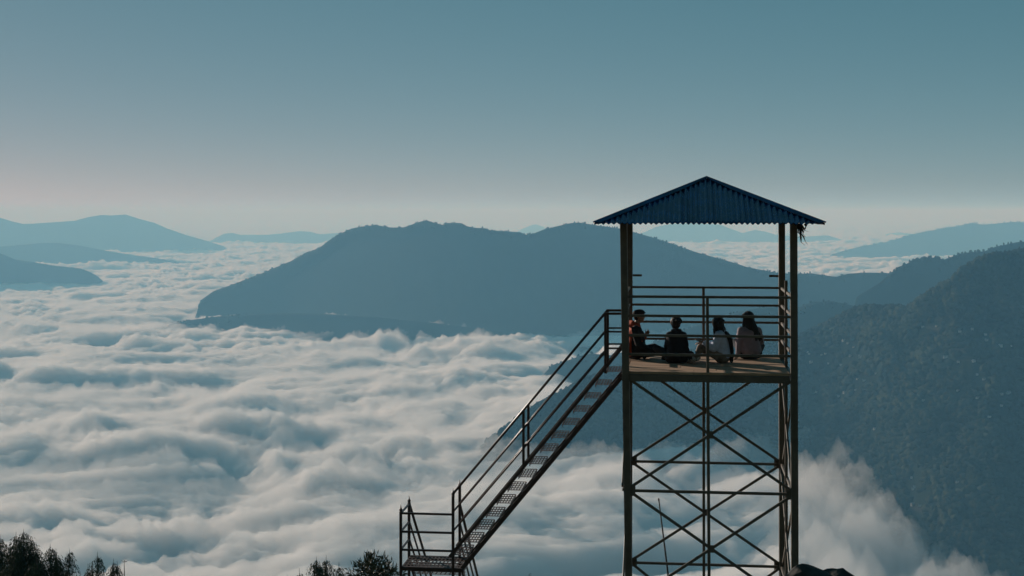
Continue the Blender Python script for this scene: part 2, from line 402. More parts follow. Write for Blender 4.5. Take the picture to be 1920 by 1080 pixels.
lean = 0.0165                                     # the front legs lean to the right on their way down
def fx(u, v, z):
    """post line at height z"""
    k = (z+0.1)/6.0
    if v < 0.1:
        return u-(0.086 if u < 1 else 0.02)*k
    return u+0.01*k*(1 if u < 1 else -1)
for u, v in ((0, 0), (TW, 0), (0, TW), (TW, TW)):
    m = MB(); zt = 0.0
    m.bar(T(fx(u, v, BOT), v, BOT), T(fx(u, v, zt), v, zt), 0.115, 0.115, up=(0, 1, 0), bev=0.06)
    m.build('post', M['post'], tower)
MID = TW/2
for u, v, zt in ((MID, 0, -1.382), (MID-0.02, TW, -1.371), (TW-0.012, MID-0.02, -1.17), (0.012, MID+0.4, -1.38)):
    m = MB(); du = 0.035 if v == 0 else 0.0
    m.bar(T(u+du, v, BOT), T(u-0.01, v, zt), 0.05, 0.05, up=(0, 1, 0)); m.build('middle_post', M['post'], tower)
# deck and its beams
def tbeam(name, p, q, w, h, mat=M['post']):
    m = MB(); m.bar(T(*p), T(*q), w, h); return m.build(name, mat, tower)
zb = DECK-0.105
for vv in (0.0, TW): tbeam('floor_beam', (0.06, vv, zb), (TW-0.06, vv, zb), 0.07, 0.115)
for uu in (0.0, TW): tbeam('floor_beam', (uu, 0.06, zb), (uu, TW-0.06, zb), 0.07, 0.115)
for vv in (0.7, 1.36, 2.05): tbeam('joist', (0.04, vv, zb+0.01), (TW-0.04, vv, zb+0.01), 0.05, 0.08)
rnd = random.Random(3)
m = MB(); nb = 9; bw = (TW-0.0)/nb
for k in range(nb):
    v0 = -0.03+k*(TW+0.06)/nb
    cut = rnd.uniform(0.9, 1.9)
    for (ua, ub) in ((0.062, cut), (cut+0.006, TW-0.062)):
        dz = rnd.uniform(-0.003, 0.003)
        m.bar(T(ua, v0+bw/2, DECK-0.022+dz), T(ub, v0+bw/2, DECK-0.022+dz), bw-0.006, 0.042, bev=0.08)
m.build('deck', M['wood'], tower)
# guard rails
def rail(p, q, w=0.04): return tbeam('rail', p, q, w, w)
for z in (-1.382, -1.693, -2.013, -2.324):
    rail((fx(0, 0, z)+.05, -0.01, z), (TW-0.05, -0.01, z), 0.042)
for z in (-1.371, -1.690, -1.999, -2.308):
    rail((0.05, TW, z), (TW-0.05, TW, z), 0.04)
for z in (-1.38, -1.69, -2.005, -2.315):
    rail((TW+0.0, 0.05, z), (TW+0.0, TW-0.05, z), 0.045)
    rail((0.0, 1.32, z), (0.0, TW-0.05, z), 0.04)
# small stub brackets on the back posts
for u0, u1 in ((0.06, 0.225), (TW-0.225, TW-0.06)):
    mm = MB(); mm.bar(T(u0, TW-0.03, -1.156), T(u1, TW-0.03, -1.156), 0.012, 0.04)
    b_ = mm.build('bracket', M['post'], tower)
# bracing: three bays of crosses and horizontals on every side
levels = [-2.70, -4.545, -6.39, BOT+0.1]
def side_pt(side, s, z):
    if side == 0: return (fx(0, 0, z)*(1-s)+fx(TW, 0, z)*s+(0.055 if s < .5 else -0.055), 0.0, z)
    if side == 1: return (s*TW+(0.055 if s < .5 else -0.055), TW, z)
    if side == 2: return (0.0, s*TW+(0.055 if s < .5 else -0.055), z)
    return (TW, s*TW+(0.055 if s < .5 else -0.055), z)
for side in range(4):
    for k in range(3):
        zt, z0 = levels[k], levels[k+1]
        off = 0.018
        for s0, s1, o in ((0, 1, off), (1, 0, -off)):
            if k == 2 and z0-zt > -0.5: continue
            p = list(side_pt(side, s0, zt-0.03)); q = list(side_pt(side, s1, z0+0.06))
            ax = 1 if side < 2 else 0
            p[ax] += o; q[ax] += o
            m = MB(); m.bar(T(*p), T(*q), 0.034, 0.046); m.build('brace', M['post'], tower)
        if k < 2:
            p, q = side_pt(side, 0, z0), side_pt(side, 1, z0)
            tbeam('cross_bar', p, q, 0.045, 0.045)
for side in (0, 1):
    for k in range(2):
        zt, z0 = levels[k], levels[k+1]
        a_ = Vector(side_pt(side, 0, (zt+z0)/2+0.015)); b_ = Vector(side_pt(side, 1, (zt+z0)/2+0.015))
        spots = [((a_+b_)/2, 0.10, 0.12)]+[(Vector(side_pt(side, s_, z0+0.0)), 0.09, 0.16) for s_ in (0.012, 0.988)]
        for p, w_, h_ in spots:
            y_ = p.y+(-0.036 if side == 0 else 0.036)
            m = MB(); m.bar(T(p.x, y_, p.z-h_/2), T(p.x, y_, p.z+h_/2), w_, 0.008, up=(0, 1, 0), bev=0.02)
            g_ = m.build('gusset_plate', M['post'], tower)
            for dx, dz in ((-0.3, -0.3), (0.3, 0.3), (-0.3, 0.3), (0.3, -0.3)):
                bm_ = MB(); yo = -0.011 if side == 0 else 0.011
                bm_.tube([T(p.x+dx*w_, y_, p.z+dz*h_), T(p.x+dx*w_, y_+yo, p.z+dz*h_)], 0.008, 6)
                bm_.build('bolt', M['post'], g_)
# roof
EO = 0.45; EZ, AZ = -0.19, 0.575; cxy = TW/2
roof_frame_z = -0.03
for vv in (0.0, TW): tbeam('roof_beam', (-0.05, vv, roof_frame_z-0.03), (TW+0.05, vv, roof_frame_z-0.03), 0.06, 0.08)
for uu in (0.0, TW): tbeam('roof_beam', (uu, 0.06, roof_frame_z-0.032), (uu, TW-0.06, roof_frame_z-0.032), 0.06, 0.08)
half = cxy+EO
def roof_face(ang):
    """one corrugated triangular sheet; waves run down the slope"""
    nu, nv = 43*8, 14
    vs = []; fs = []
    n_ = nu+1
    rr = random.Random(int(ang*10)); amp = [rr.uniform(0.009, 0.017) for _ in range(45)]; tilt = [rr.uniform(-0.004, 0.004) for _ in range(45)]
    for i in range(nv+1):
        for j in range(nu+1):
            s = -1+2*j/nu                         # along the eave
            d = abs(s)
            t0 = i/nv
            r = 1-t0*(1-d)                        # distance from the middle: 1 at the eave, |s| at the hip
            x = s*half; y = -r*half
            ph = 2*math.pi*43*j/nu
            kr = j//8; z = AZ+(EZ-AZ)*r+amp[kr]*math.sin(ph)+tilt[kr]*math.sin(ph*0.5)**2*(0.5+r)
            if i == 0: y -= 0.012*math.sin(j*0.05)
            X_ = cxy+x*math.cos(ang)-y*math.sin(ang); Y_ = cxy+x*math.sin(ang)+y*math.cos(ang)
            vs.append(T(X_, Y_, z))
    for i in range(nv):
        for j in range(nu):
            fs.append((i*n_+j, i*n_+j+1, (i+1)*n_+j+1, (i+1)*n_+j))
    m = MB(); m.add(vs, fs)
    o = m.build('roof_sheet', M['roof'], tower, smooth=True)
    sm = o.modifiers.new('thickness', 'SOLIDIFY'); sm.thickness = 0.003; sm.offset = 0
    return o
for k in range(4): roof_face(k*math.pi/2)
for sx, sy in ((-1, -1), (1, -1), (1, 1), (-1, 1)):
    # folded hip cap: two narrow strips either side of the hip line
    A = Vector((cxy, cxy, AZ+0.028)); B = Vector((cxy+sx*(half+0.02), cxy+sy*(half+0.02), EZ+0.024))
    w = 0.115; vs = []; fs = []
    for i in range(9):
        t = i/8; p = A.lerp(B, t); ww = w*min(1, 0.15+t*3)
        l = Vector((p.x-sx*ww, p.y, p.z-0.006)); r_ = Vector((p.x, p.y-sy*ww, p.z-0.006))
        vs += [T(*l), T(p.x, p.y, p.z+0.012), T(*r_)]
        vs += [T(l.x, l.y, l.z-0.006), T(p.x, p.y, p.z+0.006), T(r_.x, r_.y, r_.z-0.006)]
    for i in range(8):
        a0, b0 = i*6, i*6+6
        for q in (0, 1):
            fs.append((a0+q, a0+q+1, b0+q+1, b0+q)); fs.append((a0+3+q, b0+3+q, b0+4+q, a0+4+q))
        fs.append((a0, b0, b0+3, a0+3)); fs.append((a0+2, a0+5, b0+5, b0+2))
    fs.append((0, 3, 4, 1)); fs.append((1, 4, 5, 2)); fs.append((48, 49, 52, 51)); fs.append((49, 50, 53, 52))
    m = MB(); m.add(vs, fs); m.build('hip_cap', M['roof'], tower)

# ragged bundle hanging from the right front post
def build_rag():
    o = empty('hanging_rag', TO+UA*(TW+0.06)+VA*(-0.03)+Vector((0, 0, -0.2)), -PSI)
    tag(o, 'dark ragged dry bundle dangling from the right front post under the eave', 'rag')
    r = random.Random(5)
    for nm, n, L, x0 in (('torn_strip', 9, 0.34, 0.0), ('dry_leaf', 7, 0.2, 0.05)):
        m = MB()
        for i in range(n):
            x = x0+r.uniform(-0.075, 0.05); y = r.uniform(-0.05, 0.03); z = r.uniform(-0.02, 0.03); l = L*r.uniform(0.5, 1.0)
            pts = []; rr = []
            for k in range(6):
                t = k/5
                pts.append((x+0.10*t*r.uniform(0.3, 1)+0.02*math.sin(k+i), y+0.02*math.cos(k*1.3+i), z-l*t)); rr.append((0.026 if k % 2 else 0.017)*(1.05-t))
            m.tube(pts, rr, 5)
        m.build(nm, M['rag'], o)
build_rag()

# ------------------------------------------------------------------ staircase
V0, V1 = 0.22, 0.98
stair = empty('metal_staircase', TO+Vector((0, 0, BASE)), -PSI)
tag(stair, 'dark brown steel staircase with pierced treads climbing to the tower deck', 'staircase')
def S(px, py, v): p = uvz(px, py, v); return Vector((p.x, v, p.z-BASE))
def Sd(p, v): return Vector((p.x, v, p.z))
# treads: near left corners in the picture
t_first = S(1137, 697, V0); t_last = S(850, 1041, V0)
NT = 15
def tread_mesh(u0, z, du):
    """pierced plate: a grid of bars with folded front and back lips"""
    m = MB(); L = V1-V0-0.05; v0 = V0+0.025
    nx, ny = 5, 4
    for i in range(nx+1):
        u = u0+du*i/nx
        m.bar((u, v0, z), (u, v0+L, z), 0.016 if 0 < i < nx else 0.022, 0.006)
    for j in range(ny+1):
        v = v0+L*j/ny
        m.bar((u0, v, z+0.0035), (u0+du, v, z+0.0035), 0.06, 0.005)
    for u in (u0, u0+du):
        m.bar((u, v0, z-0.022), (u, v0+L, z-0.022), 0.006, 0.04)
    return m
for k in range(NT):
    t = k/(NT-1); p = t_first.lerp(t_last, t)
    tread_mesh(p.x, p.z, 0.235).build('tread', M['tread'], stair)
slope = (t_last-t_first)
for v in (V0, V1):
    # upper and lower string of each side
    a0 = Sd(S(1166, 652, V0), v); b0 = Sd(S(843, 1044, V0), v)
    m = MB(); m.bar(a0, b0, 0.03, 0.055); m.build('stringer', M['brown'], stair)
    a1 = Sd(S(1164, 708, V0), v); b1 = Sd(S(866, 1066, V0), v)
    m = MB(); m.bar(a1, b1, 0.03, 0.075); m.build('stringer', M['brown'], stair)
    # hand rails down the flight
    for pa, pb, nm, r_ in (((1134, 588), (851, 924), 'handrail', 0.021), ((1134, 623), (851, 958), 'rail', 0.016), ((1134, 661), (851, 994), 'rail', 0.016)):
        A = Sd(S(*pa, V0), v); B = Sd(S(*pb, V0), v)
        m = MB(); m.tube([A, B], r_, 10); m.build(nm, M['brown'], stair, smooth=True)
    # level rails at the top, to the tower post
    for py_, w in ((588, 0.04), (622, 0.028), (653, 0.028)):
        A = Sd(S(1134, py_, V0), v); B = Sd(S(1166, py_, V0), v)
        m = MB(); m.bar(A, B, w, w); m.build('rail', M['brown'], stair)
    # posts of the flight
    for (xa, ya, yb) in ((1135, 586, 700), (981.5, 771, 876)):
        A = Sd(S(xa, ya, V0), v); B = Sd(S(xa, yb, V0), v)
        m = MB(); m.bar(B, A, 0.042, 0.042, up=(0, 1, 0)); m.build('post', M['brown'], stair)
# landing
zl = S(800, 1064, V0).z; ul = S(754, 1064, V0).x; ur = S(868, 1064, V0).x
m = MB()
for i in range(17):
    u = ul+(ur-ul)*i/16; m.bar((u, V0, zl), (u, V1, zl), 0.024, 0.008)
for j in range(6):
    v = V0+(V1-V0)*j/5; m.bar((ul, v, zl+0.005), (ur, v, zl+0.005), 0.055, 0.006)
m.build('landing_grate', M['tread'], stair)
m = MB()
for v in (V0, V1): m.bar((ul-0.02, v, zl-0.035), (ur+0.02, v, zl-0.035), 0.035, 0.055)
for u in (ul, ur): m.bar((u, V0+0.018, zl-0.035), (u, V1-0.018, zl-0.035), 0.035, 0.055)
m.build('landing_frame', M['brown'], stair)
zg = -0.1
def finial(parent, p):
    f = MB(); z = p.z
    f.tube([(p.x, p.y, z), (p.x, p.y, z+0.012), (p.x, p.y, z+0.02), (p.x, p.y, z+0.045), (p.x, p.y, z+0.06), (p.x, p.y, z+0.075), (p.x, p.y, z+0.14)],
           [0.026, 0.034, 0.02, 0.032, 0.026, 0.014, 0.002], 8)
    f.build('finial', M['brown'], parent, smooth=True)
land_posts = [(751.5, 961, V0), (849.5, 931, V0), (767, 944, V1), (862, 914, V1)]
LP = []
for (x, y, v) in land_posts:
    p = S(x, y, v); LP.append(p)
    m = MB(); m.bar((p.x, v, zg), p, 0.045, 0.045, up=(0, 1, 0)); o = m.build('post', M['brown'], stair); finial(o, p)
zr = [S(800, y, V0).z for y in (963.5, 998, 1032)]
for z in zr:
    m = MB(); m.bar((LP[0].x+.022, V0, z), (LP[1].x-.022, V0, z), 0.034, 0.034); m.build('rail', M['brown'], stair)
    m = MB(); m.bar((LP[0].x, V0+.022, z), (LP[2].x, V1-.022, z), 0.030, 0.030); m.build('rail', M['brown'], stair)
# second flight leaving the landing away from the viewer, down the hill
n2 = 9; run2, rise2 = 0.24, 0.2
for x_ in (LP[2].x+0.0, LP[3].x+0.0):
    a0 = Vector((x_, V1+0.0, zl-0.05)); b0 = Vector((x_, V1+run2*n2, zl-0.05-rise2*n2))
    m = MB(); m.bar(a0, b0, 0.035, 0.08); m.build('stringer', M['brown'], stair)
    for dz, nm, r_ in ((zr[0]-zl+.02, 'handrail', 0.024), (zr[1]-zl+.02, 'rail', 0.017), (zr[2]-zl+.02, 'rail', 0.017)):
        m = MB(); m.tube([a0+Vector((0, 0, dz+.05)), b0+Vector((0, 0, dz+.05))], r_, 8); m.build(nm, M['brown'], stair, smooth=True)
    m = MB(); m.bar(b0+Vector((0, 0, -0.9)), b0+Vector((0, 0, zr[0]-zl+.07)), 0.045, 0.045, up=(0, 1, 0)); m.build('post', M['brown'], stair)
for k in range(1, n2):
    v = V1+run2*k; z = zl-rise2*k
    m = MB()
    for i in range(12):
        u = LP[2].x+(LP[3].x-LP[2].x)*i/11; m.bar((u, v-0.12, z), (u, v+0.12, z), 0.024, 0.006)
    for j in range(4): m.bar((LP[2].x, v-0.12+0.08*j, z+0.0045), (LP[3].x, v-0.12+0.08*j, z+0.0045), 0.03, 0.005)
    m.build('tread', M['tread'], stair)
# under-landing struts
m = MB(); m.bar((LP[0].x, V0, zl-0.17), (LP[1].x, V0, zl-0.17), 0.025, 0.03); m.build('strut', M['brown'], stair)
m = MB(); m.bar((LP[2].x, V1, zl-0.19), (LP[3].x, V1, zl-0.19), 0.025, 0.03); m.build('strut', M['brown'], stair)

# thin pole leaning behind the tower
def at(px, py, Y): return Vector((px2X(px, Y), Y, py2Z(py, Y)))
p0, p1 = at(1235, 935, 27.5), at(1252, 1080, 27.3)
d = (p1-p0); gp = p0+d*1.75
pole = empty('leaning_pole', gp); tag(pole, 'thin dark pole leaning alone behind the left tower legs', 'pole')
m = MB(); m.tube([(0, 0, 0), (p0-gp)*0.5+Vector((0.01, 0, 0)), p0-gp], [0.022, 0.018, 0.012], 7); m.build('stick', M['pole'], pole, smooth=True)
m = MB(); m.tube([(p0-gp)*0.985, (p0-gp)*1.0, (p0-gp)*1.004], [0.016, 0.016, 0.004], 7); m.build('tip', M['pole'], pole, smooth=True)

# ------------------------------------------------------------------ people
def blob_mesh(name, chains, voxel, mat, parent, smooth_it=4):
    """chains of (point, radius) or (point, (rx, ry, rz)); merged into one continuous skin"""
    bm = bmesh.new()
    for ch in chains:
        ch = [(Vector(p), r if isinstance(r, tuple) else (r, r, r)) for p, r in ch]
        if len(ch) == 1: samples = ch
        else:
            samples = []
            for (p, r), (q, s) in zip(ch[:-1], ch[1:]):
                L = (q-p).length; n = max(2, int(L/(0.55*min(min(r), min(s))))+1)
                for k in range(n+1):
                    t = k/n; samples.append((p.lerp(q, t), tuple(a_+(b_-a_)*t for a_, b_ in zip(r, s))))
        for p, r in samples:
            mt = Matrix.Translation(p) @ Matrix.Diagonal((*r, 1.0))
            bmesh.ops.create_icosphere(bm, subdivisions=1 if max(r) < 0.03 else 2, radius=1.0, matrix=mt)
    me = bpy.data.meshes.new('tmp'); bm.to_mesh(me); bm.free()
    o = bpy.data.objects.new('tmp', me); COL.objects.link(o)
    r = o.modifiers.new('r', 'REMESH'); r.mode = 'VOXEL'; r.voxel_size = voxel
    s = o.modifiers.new('s', 'SMOOTH'); s.iterations = smooth_it; s.factor = 0.5
    dg = bpy.context.evaluated_depsgraph_get(); ev = o.evaluated_get(dg)
    out = bpy.data.meshes.new_from_object(ev); out.name = name
    bpy.data.objects.remove(o); bpy.data.meshes.remove(me)
    return link_mesh(name, out, mat, parent, smooth=True)

def frame(fwd):
    f = Vector(fwd).normalized(); up = Vector((0, 0, 1)); r = f.cross(up).normalized(); u = r.cross(f); return f, r, u

def hand_chains(wrist, direction, palm_n, curl, side):
    """palm, four unequal bent fingers and a thumb leaving the side of the palm"""
    d = Vector(direction).normalized(); n = Vector(palm_n); n = (n-d*n.dot(d)).normalized(); s = d.cross(n)*side
    w = Vector(wrist); ch = []
    ch.append([(w, 0.022), (w+d*0.03, 0.026)])
    for i, off in enumerate((-0.028, -0.0095, 0.0095, 0.027)):
        ch.append([(w+d*0.015+s*off*0.6, 0.014), (w+d*0.085+s*off, 0.0125)])
    for i, (off, ln) in enumerate(zip((-0.030, -0.010, 0.010, 0.028), (0.066, 0.078, 0.072, 0.056))):
        p = w+d*0.085+s*off; a_ = curl*0.5; pts = [(p, 0.0095)]
        for k, fr in enumerate((0.45, 0.32, 0.23)):
            dd = d*math.cos(a_)+n*math.sin(a_); p = p+dd*ln*fr; pts.append((p, 0.009-0.0008*k)); a_ += curl*0.6
        ch.append(pts)
    b = w+d*0.025-s*0.026
    ch.append([(b, 0.013), (b+(d*0.6-s*0.8+n*0.3).normalized()*0.035, 0.011), (b+(d*0.85-s*0.6+n*0.5).normalized()*0.065, 0.009)])
    return ch

def head_chains(c, fwd, s=1.0):
    c = Vector(c); f, r, u = frame(fwd)
    def P(a_, b_, d_): return c+f*a_*s+r*b_*s+u*d_*s
    ch = [[(P(-0.015, 0, 0.025), 0.088*s), (P(0.012, 0, 0.02), 0.084*s)],
          [(P(0.035, 0, -0.02), 0.062*s), (P(0.05, 0, -0.075), 0.04*s)],        # face and chin
          [(P(0.02, 0.03, -0.06), 0.036*s), (P(0.055, 0, -0.085), 0.026*s), (P(0.02, -0.03, -0.06), 0.036*s)],   # jaw
          [(P(0.085, 0, 0.012), 0.013*s), (P(0.102, 0, -0.018), 0.015*s)],       # nose
          [(P(0.083, -0.035, 0.03), 0.013*s), (P(0.088, 0, 0.026), 0.013*s), (P(0.083, 0.035, 0.03), 0.013*s)],  # brow
          [(P(0.088, -0.018, -0.047), 0.010*s), (P(0.094, 0, -0.046), 0.011*s), (P(0.088, 0.018, -0.047), 0.010*s)]]  # lips
    for sd in (-1, 1):
        ch.append([(P(-0.01, 0.086*sd, 0.022), 0.016*s), (P(-0.012, 0.09*sd, -0.002), 0.013*s), (P(-0.004, 0.085*sd, -0.02), 0.010*s)])  # ear
    return ch
def eyes(c, fwd, parent):
    c = Vector(c); f, r, u = frame(fwd)
    for sd in (-1, 1):
        p = c+f*0.083+r*0.03*sd+u*0.008
        bm = bmesh.new(); bmesh.ops.create_uvsphere(bm, u_segments=10, v_segments=8, radius=0.011, matrix=Matrix.Translation(p))
        me = bpy.data.meshes.new('eye'); bm.to_mesh(me); bm.free(); link_mesh('eye', me, M['eye'], parent, True)

def person(px, depth_v, label):
    q = uvz(px, 600, depth_v)
    loc = TO+UA*q.x+VA*depth_v; loc.z = DECK
    o = empty('person', loc, 0); tag(o, label, 'person', 'people sitting on the tower deck'); return o

def seated(o, j, mats, sole=True, dress=None):
    """j: joint positions in metres (x right, y away, z up from the deck)"""
    V_ = {k: Vector(v) for k, v in j.items() if isinstance(v, tuple) and len(v) == 3}
    pel, ch_, nk, hd, fw = V_['pelvis'], V_['chest'], V_['neck'], V_['head'], V_['face']
    tors = V_['front'].normalized(); across = tors.cross(Vector((0, 0, 1))).normalized()
    body = head_chains(hd, fw)
    body.append([(nk, 0.055), (hd+Vector((0, 0, -0.05)), 0.05)])
    body.append([(pel+Vector((0, 0, 0.03)), 0.11), (pel.lerp(ch_, 0.5), 0.09), (ch_, 0.095), (nk, 0.055)])
    for s in 'LR':
        sh, el, wr = V_['sh'+s], V_['el'+s], V_['wr'+s]
        body.append([(ch_.lerp(sh, 0.3)+Vector((0, 0, 0.02)), 0.07), (sh, 0.05), (el, 0.038), (wr, 0.024)])
        body += hand_chains(wr, V_['hd'+s], V_['pn'+s], j.get('curl'+s, 0.5), 1 if s == 'L' else -1)
        hp, kn, an, toe = V_['hp'+s], V_['kn'+s], V_['an'+s], V_['toe'+s]
        body.append([(hp, 0.08), (kn, 0.05), (an, 0.034), (an.lerp(toe, 0.4), 0.035), (toe, 0.025)])
    b = blob_mesh('body', body, 0.0085, M['skin'], o, 2)
    eyes(hd, fw, b)
    top = []
    w = j.get('w', 0.0)
    sl, sr = V_['shL'], V_['shR']
    top.append([(pel+Vector((0, 0, 0.05))-across*0.06, 0.125+w), (pel.lerp(ch_, 0.55)-across*0.05, 0.118+w), (ch_-across*0.06, 0.12+w)])
    top.append([(pel+Vector((0, 0, 0.05))+across*0.06, 0.125+w), (pel.lerp(ch_, 0.55)+across*0.05, 0.118+w), (ch_+across*0.06, 0.12+w)])
    top.append([(sl, 0.062+w), (ch_+Vector((0, 0, 0.07)), 0.09+w), (sr, 0.062+w)])
    top.append([(pel+Vector((0, 0, 0.05)), 0.125+w), (ch_, 0.128+w), (nk+Vector((0, 0, -0.02)), 0.07)])
    for s in 'LR':
        sh, el, wr = V_['sh'+s], V_['el'+s], V_['wr'+s]
        top.append([(sh, 0.064+w), (sh.lerp(el, 0.5), 0.056+w), (el, 0.050+w), (el.lerp(wr, 0.92), 0.036+w*0.6)])
        for t in (0.25, 0.6, 0.85):                          # cloth folds at the elbow and sleeve
            q = sh.lerp(el, t); top.append([(q+Vector((0.01, -0.012, 0.012)), 0.050+w), (q+Vector((-0.012, 0.01, -0.01)), 0.053+w)])
    blob_mesh(j['topname'], top, 0.013, M[mats[0]], o, 3)
    leg = [[(V_['hpL'], 0.115), (pel, 0.12), (V_['hpR'], 0.115)]]
    for s in 'LR':
        hp, kn, an = V_['hp'+s], V_['kn'+s], V_['an'+s]
        leg.append([(hp, 0.098), (hp.lerp(kn, 0.5), 0.082), (kn, 0.066), (kn.lerp(an, 0.4), 0.062), (an, 0.046)])
    blob_mesh('trousers', leg, 0.014, M[mats[1]], o, 3)
    for s in 'LR':
        an, toe = V_['an'+s], V_['toe'+s]
        d_ = (toe-an).normalized()
        sh_ = blob_mesh('shoe', [[(an-d_*0.03, 0.042), (an.lerp(toe, 0.5), 0.046), (toe, 0.036)]], 0.012, M[mats[2]], o, 2)
    return b

def strands(c, r, n, seed, down=0.0):
    q = random.Random(seed); out = []
    for _ in range(n):
        th, ph = q.uniform(0, 2*math.pi), q.uniform(0.1, 1.5)
        d_ = Vector((math.cos(th)*math.sin(ph), math.sin(th)*math.sin(ph), math.cos(ph)))
        p = c+Vector((d_.x*r[0], d_.y*r[1], d_.z*r[2])); t_ = Vector((q.uniform(-1, 1), q.uniform(-1, 0.2), -0.6-down))
        out.append([(p, 0.014), (p+t_*0.02+d_*0.010, 0.012), (p+t_*0.045+d_*0.012, 0.008)])
    return out

# first person: cap, orange jacket, side on, facing right
o = person(1190, 1.95, 'person in orange jacket and dark cap sitting by the left post facing right')
seated(o, dict(pelvis=(-0.03, 0, 0.11), chest=(0.0, 0, 0.46), neck=(0.035, 0, 0.62), head=(0.075, 0, 0.755), face=(1, 0.1, -0.02), front=(1, 0.05, 0),
     shL=(0.02, 0.17, 0.53), shR=(0.0, -0.18, 0.53), elL=(0.14, 0.20, 0.30), elR=(0.06, -0.22, 0.27), wrL=(0.20, 0.08, 0.42), wrR=(0.24, -0.10, 0.17),
     hdL=(0.5, -0.5, 0.6), hdR=(0.9, 0.4, -0.1), pnL=(-0.5, -0.4, 0), pnR=(0, 0, -1), curlL=0.9, curlR=0.5,
     hpL=(0.02, 0.10, 0.11), hpR=(0.02, -0.10, 0.11), knL=(0.37, 0.22, 0.19), knR=(0.37, -0.22, 0.15), anL=(0.17, -0.06, 0.07), anR=(0.22, 0.08, 0.06),
     toeL=(0.15, -0.22, 0.05), toeR=(0.28, 0.22, 0.05), w=0.012, topname='jacket'), ('orange', 'black', 'black'))
c = Vector((0.075, 0, 0.755))
blob_mesh('cap', [[(c+Vector((-0.015, 0, 0.045)), (0.105, 0.1, 0.075)), (c+Vector((0.015, 0, 0.065)), (0.095, 0.092, 0.06))],
                  [(c+Vector((0.08, -0.04, 0.062)), (0.045, 0.03, 0.010)), (c+Vector((0.085, 0.04, 0.062)), (0.045, 0.03, 0.010))]], 0.009, M['black'], o, 2)
blob_mesh('hair', [[(c+Vector((-0.05, 0, 0.0)), (0.055, 0.085, 0.06)), (c+Vector((-0.045, 0, -0.04)), (0.04, 0.07, 0.04))]], 0.009, M['hair'], o, 1)
blob_mesh('hood', [[(Vector((-0.04, -0.08, 0.63)), 0.05), (Vector((-0.075, 0, 0.63)), 0.06), (Vector((-0.04, 0.08, 0.63)), 0.05)]], 0.012, M['orange'], o, 2)
blob_mesh('dark_front', [[(Vector((0.10, -0.13, 0.46)), 0.06), (Vector((0.12, -0.12, 0.2)), 0.075)], [(Vector((0.05, -0.17, 0.52)), 0.07), (Vector((0.05, -0.165, 0.18)), 0.085)], [(Vector((0.0, -0.19, 0.53)), 0.08), (Vector((0.06, -0.23, 0.27)), 0.072), (Vector((0.23, -0.105, 0.175)), 0.056)], [(Vector((0.0, -0.12, 0.16)), 0.10), (Vector((0.02, -0.10, 0.45)), 0.10)]], 0.012, M['black'], o, 2)  # black layer putting shade into the orange jacket's front and right sleeve

# second person: dark clothes, back to the viewer
o = person(1269, 1.30, 'person in dark clothes with short hair, seen from behind, leaning on one hand')
seated(o, dict(pelvis=(0, 0, 0.11), chest=(-0.005, 0.05, 0.42), neck=(-0.005, 0.07, 0.555), head=(-0.01, 0.085, 0.685), face=(-0.25, 1, -0.05), front=(-0.15, 1, 0),
     shL=(-0.125, 0.05, 0.48), shR=(0.12, 0.03, 0.48), elL=(-0.15, 0.16, 0.26), elR=(0.15, -0.01, 0.28), wrL=(-0.18, 0.36, 0.20), wrR=(0.235, -0.06, 0.07),
     hdL=(0.1, 1, -0.1), hdR=(0.3, -0.8, -0.3), pnL=(0, 0, -1), pnR=(0, 0, -1), curlL=0.5, curlR=0.15,
     hpL=(-0.10, 0.03, 0.11), hpR=(0.10, 0.03, 0.11), knL=(-0.33, 0.22, 0.24), knR=(0.28, 0.34, 0.12), anL=(-0.10, 0.42, 0.07), anR=(-0.02, 0.30, 0.06),
     toeL=(0.05, 0.48, 0.05), toeR=(-0.2, 0.34, 0.05), w=0.0, topname='jacket'), ('navy', 'black', 'black'))
c = Vector((-0.01, 0.085, 0.685))
hr = blob_mesh('hair', [[(c+Vector((0.0, -0.02, 0.03)), (0.098, 0.10, 0.088)), (c+Vector((0, -0.035, -0.03)), (0.08, 0.075, 0.07))],
                   [(c+Vector((0.02, -0.105, -0.01)), (0.03, 0.025, 0.03))]]+strands(c+Vector((0, -0.02, 0.02)), (0.094, 0.096, 0.082), 22, 4), 0.008, M['hair'], o, 1)
blob_mesh('collar', [[(Vector((-0.07, 0.03, 0.56)), 0.032), (Vector((0.0, 0.0, 0.565)), 0.034), (Vector((0.06, 0.03, 0.56)), 0.032)]], 0.01, M['navy'], o, 1)

# third person: pale blue shirt, turned to the left, reaching to the knee
o = person(1350, 1.50, 'person with long dark hair in pale blue shirt turned left, knees drawn up')
seated(o, dict(pelvis=(0.07, 0, 0.11), chest=(0.04, 0.03, 0.42), neck=(-0.005, 0.04, 0.55), head=(-0.045, 0.055, 0.68), face=(-0.5, 0.85, -0.1), front=(-0.8, 0.6, 0),
     shL=(-0.04, -0.10, 0.47), shR=(0.10, 0.17, 0.46), elL=(-0.13, -0.14, 0.25), elR=(-0.06, 0.27, 0.28), wrL=(-0.29, -0.05, 0.35), wrR=(-0.27, 0.15, 0.32),
     hdL=(-0.95, 0.1, 0.45), hdR=(-0.9, -0.2, 0.1), pnL=(0, 0.3, -1), pnR=(0, 0, -1), curlL=0.2, curlR=0.6,
     hpL=(0.0, -0.09, 0.11), hpR=(0.05, 0.10, 0.11), knL=(-0.34, -0.02, 0.27), knR=(-0.30, 0.18, 0.29), anL=(-0.42, -0.07, 0.075), anR=(-0.38, 0.14, 0.07),
     toeL=(-0.56, -0.05, 0.05), toeR=(-0.53, 0.2, 0.05), w=0.012, topname='shirt'), ('paleblue', 'khaki', 'sole'))
c = Vector((-0.045, 0.055, 0.68))
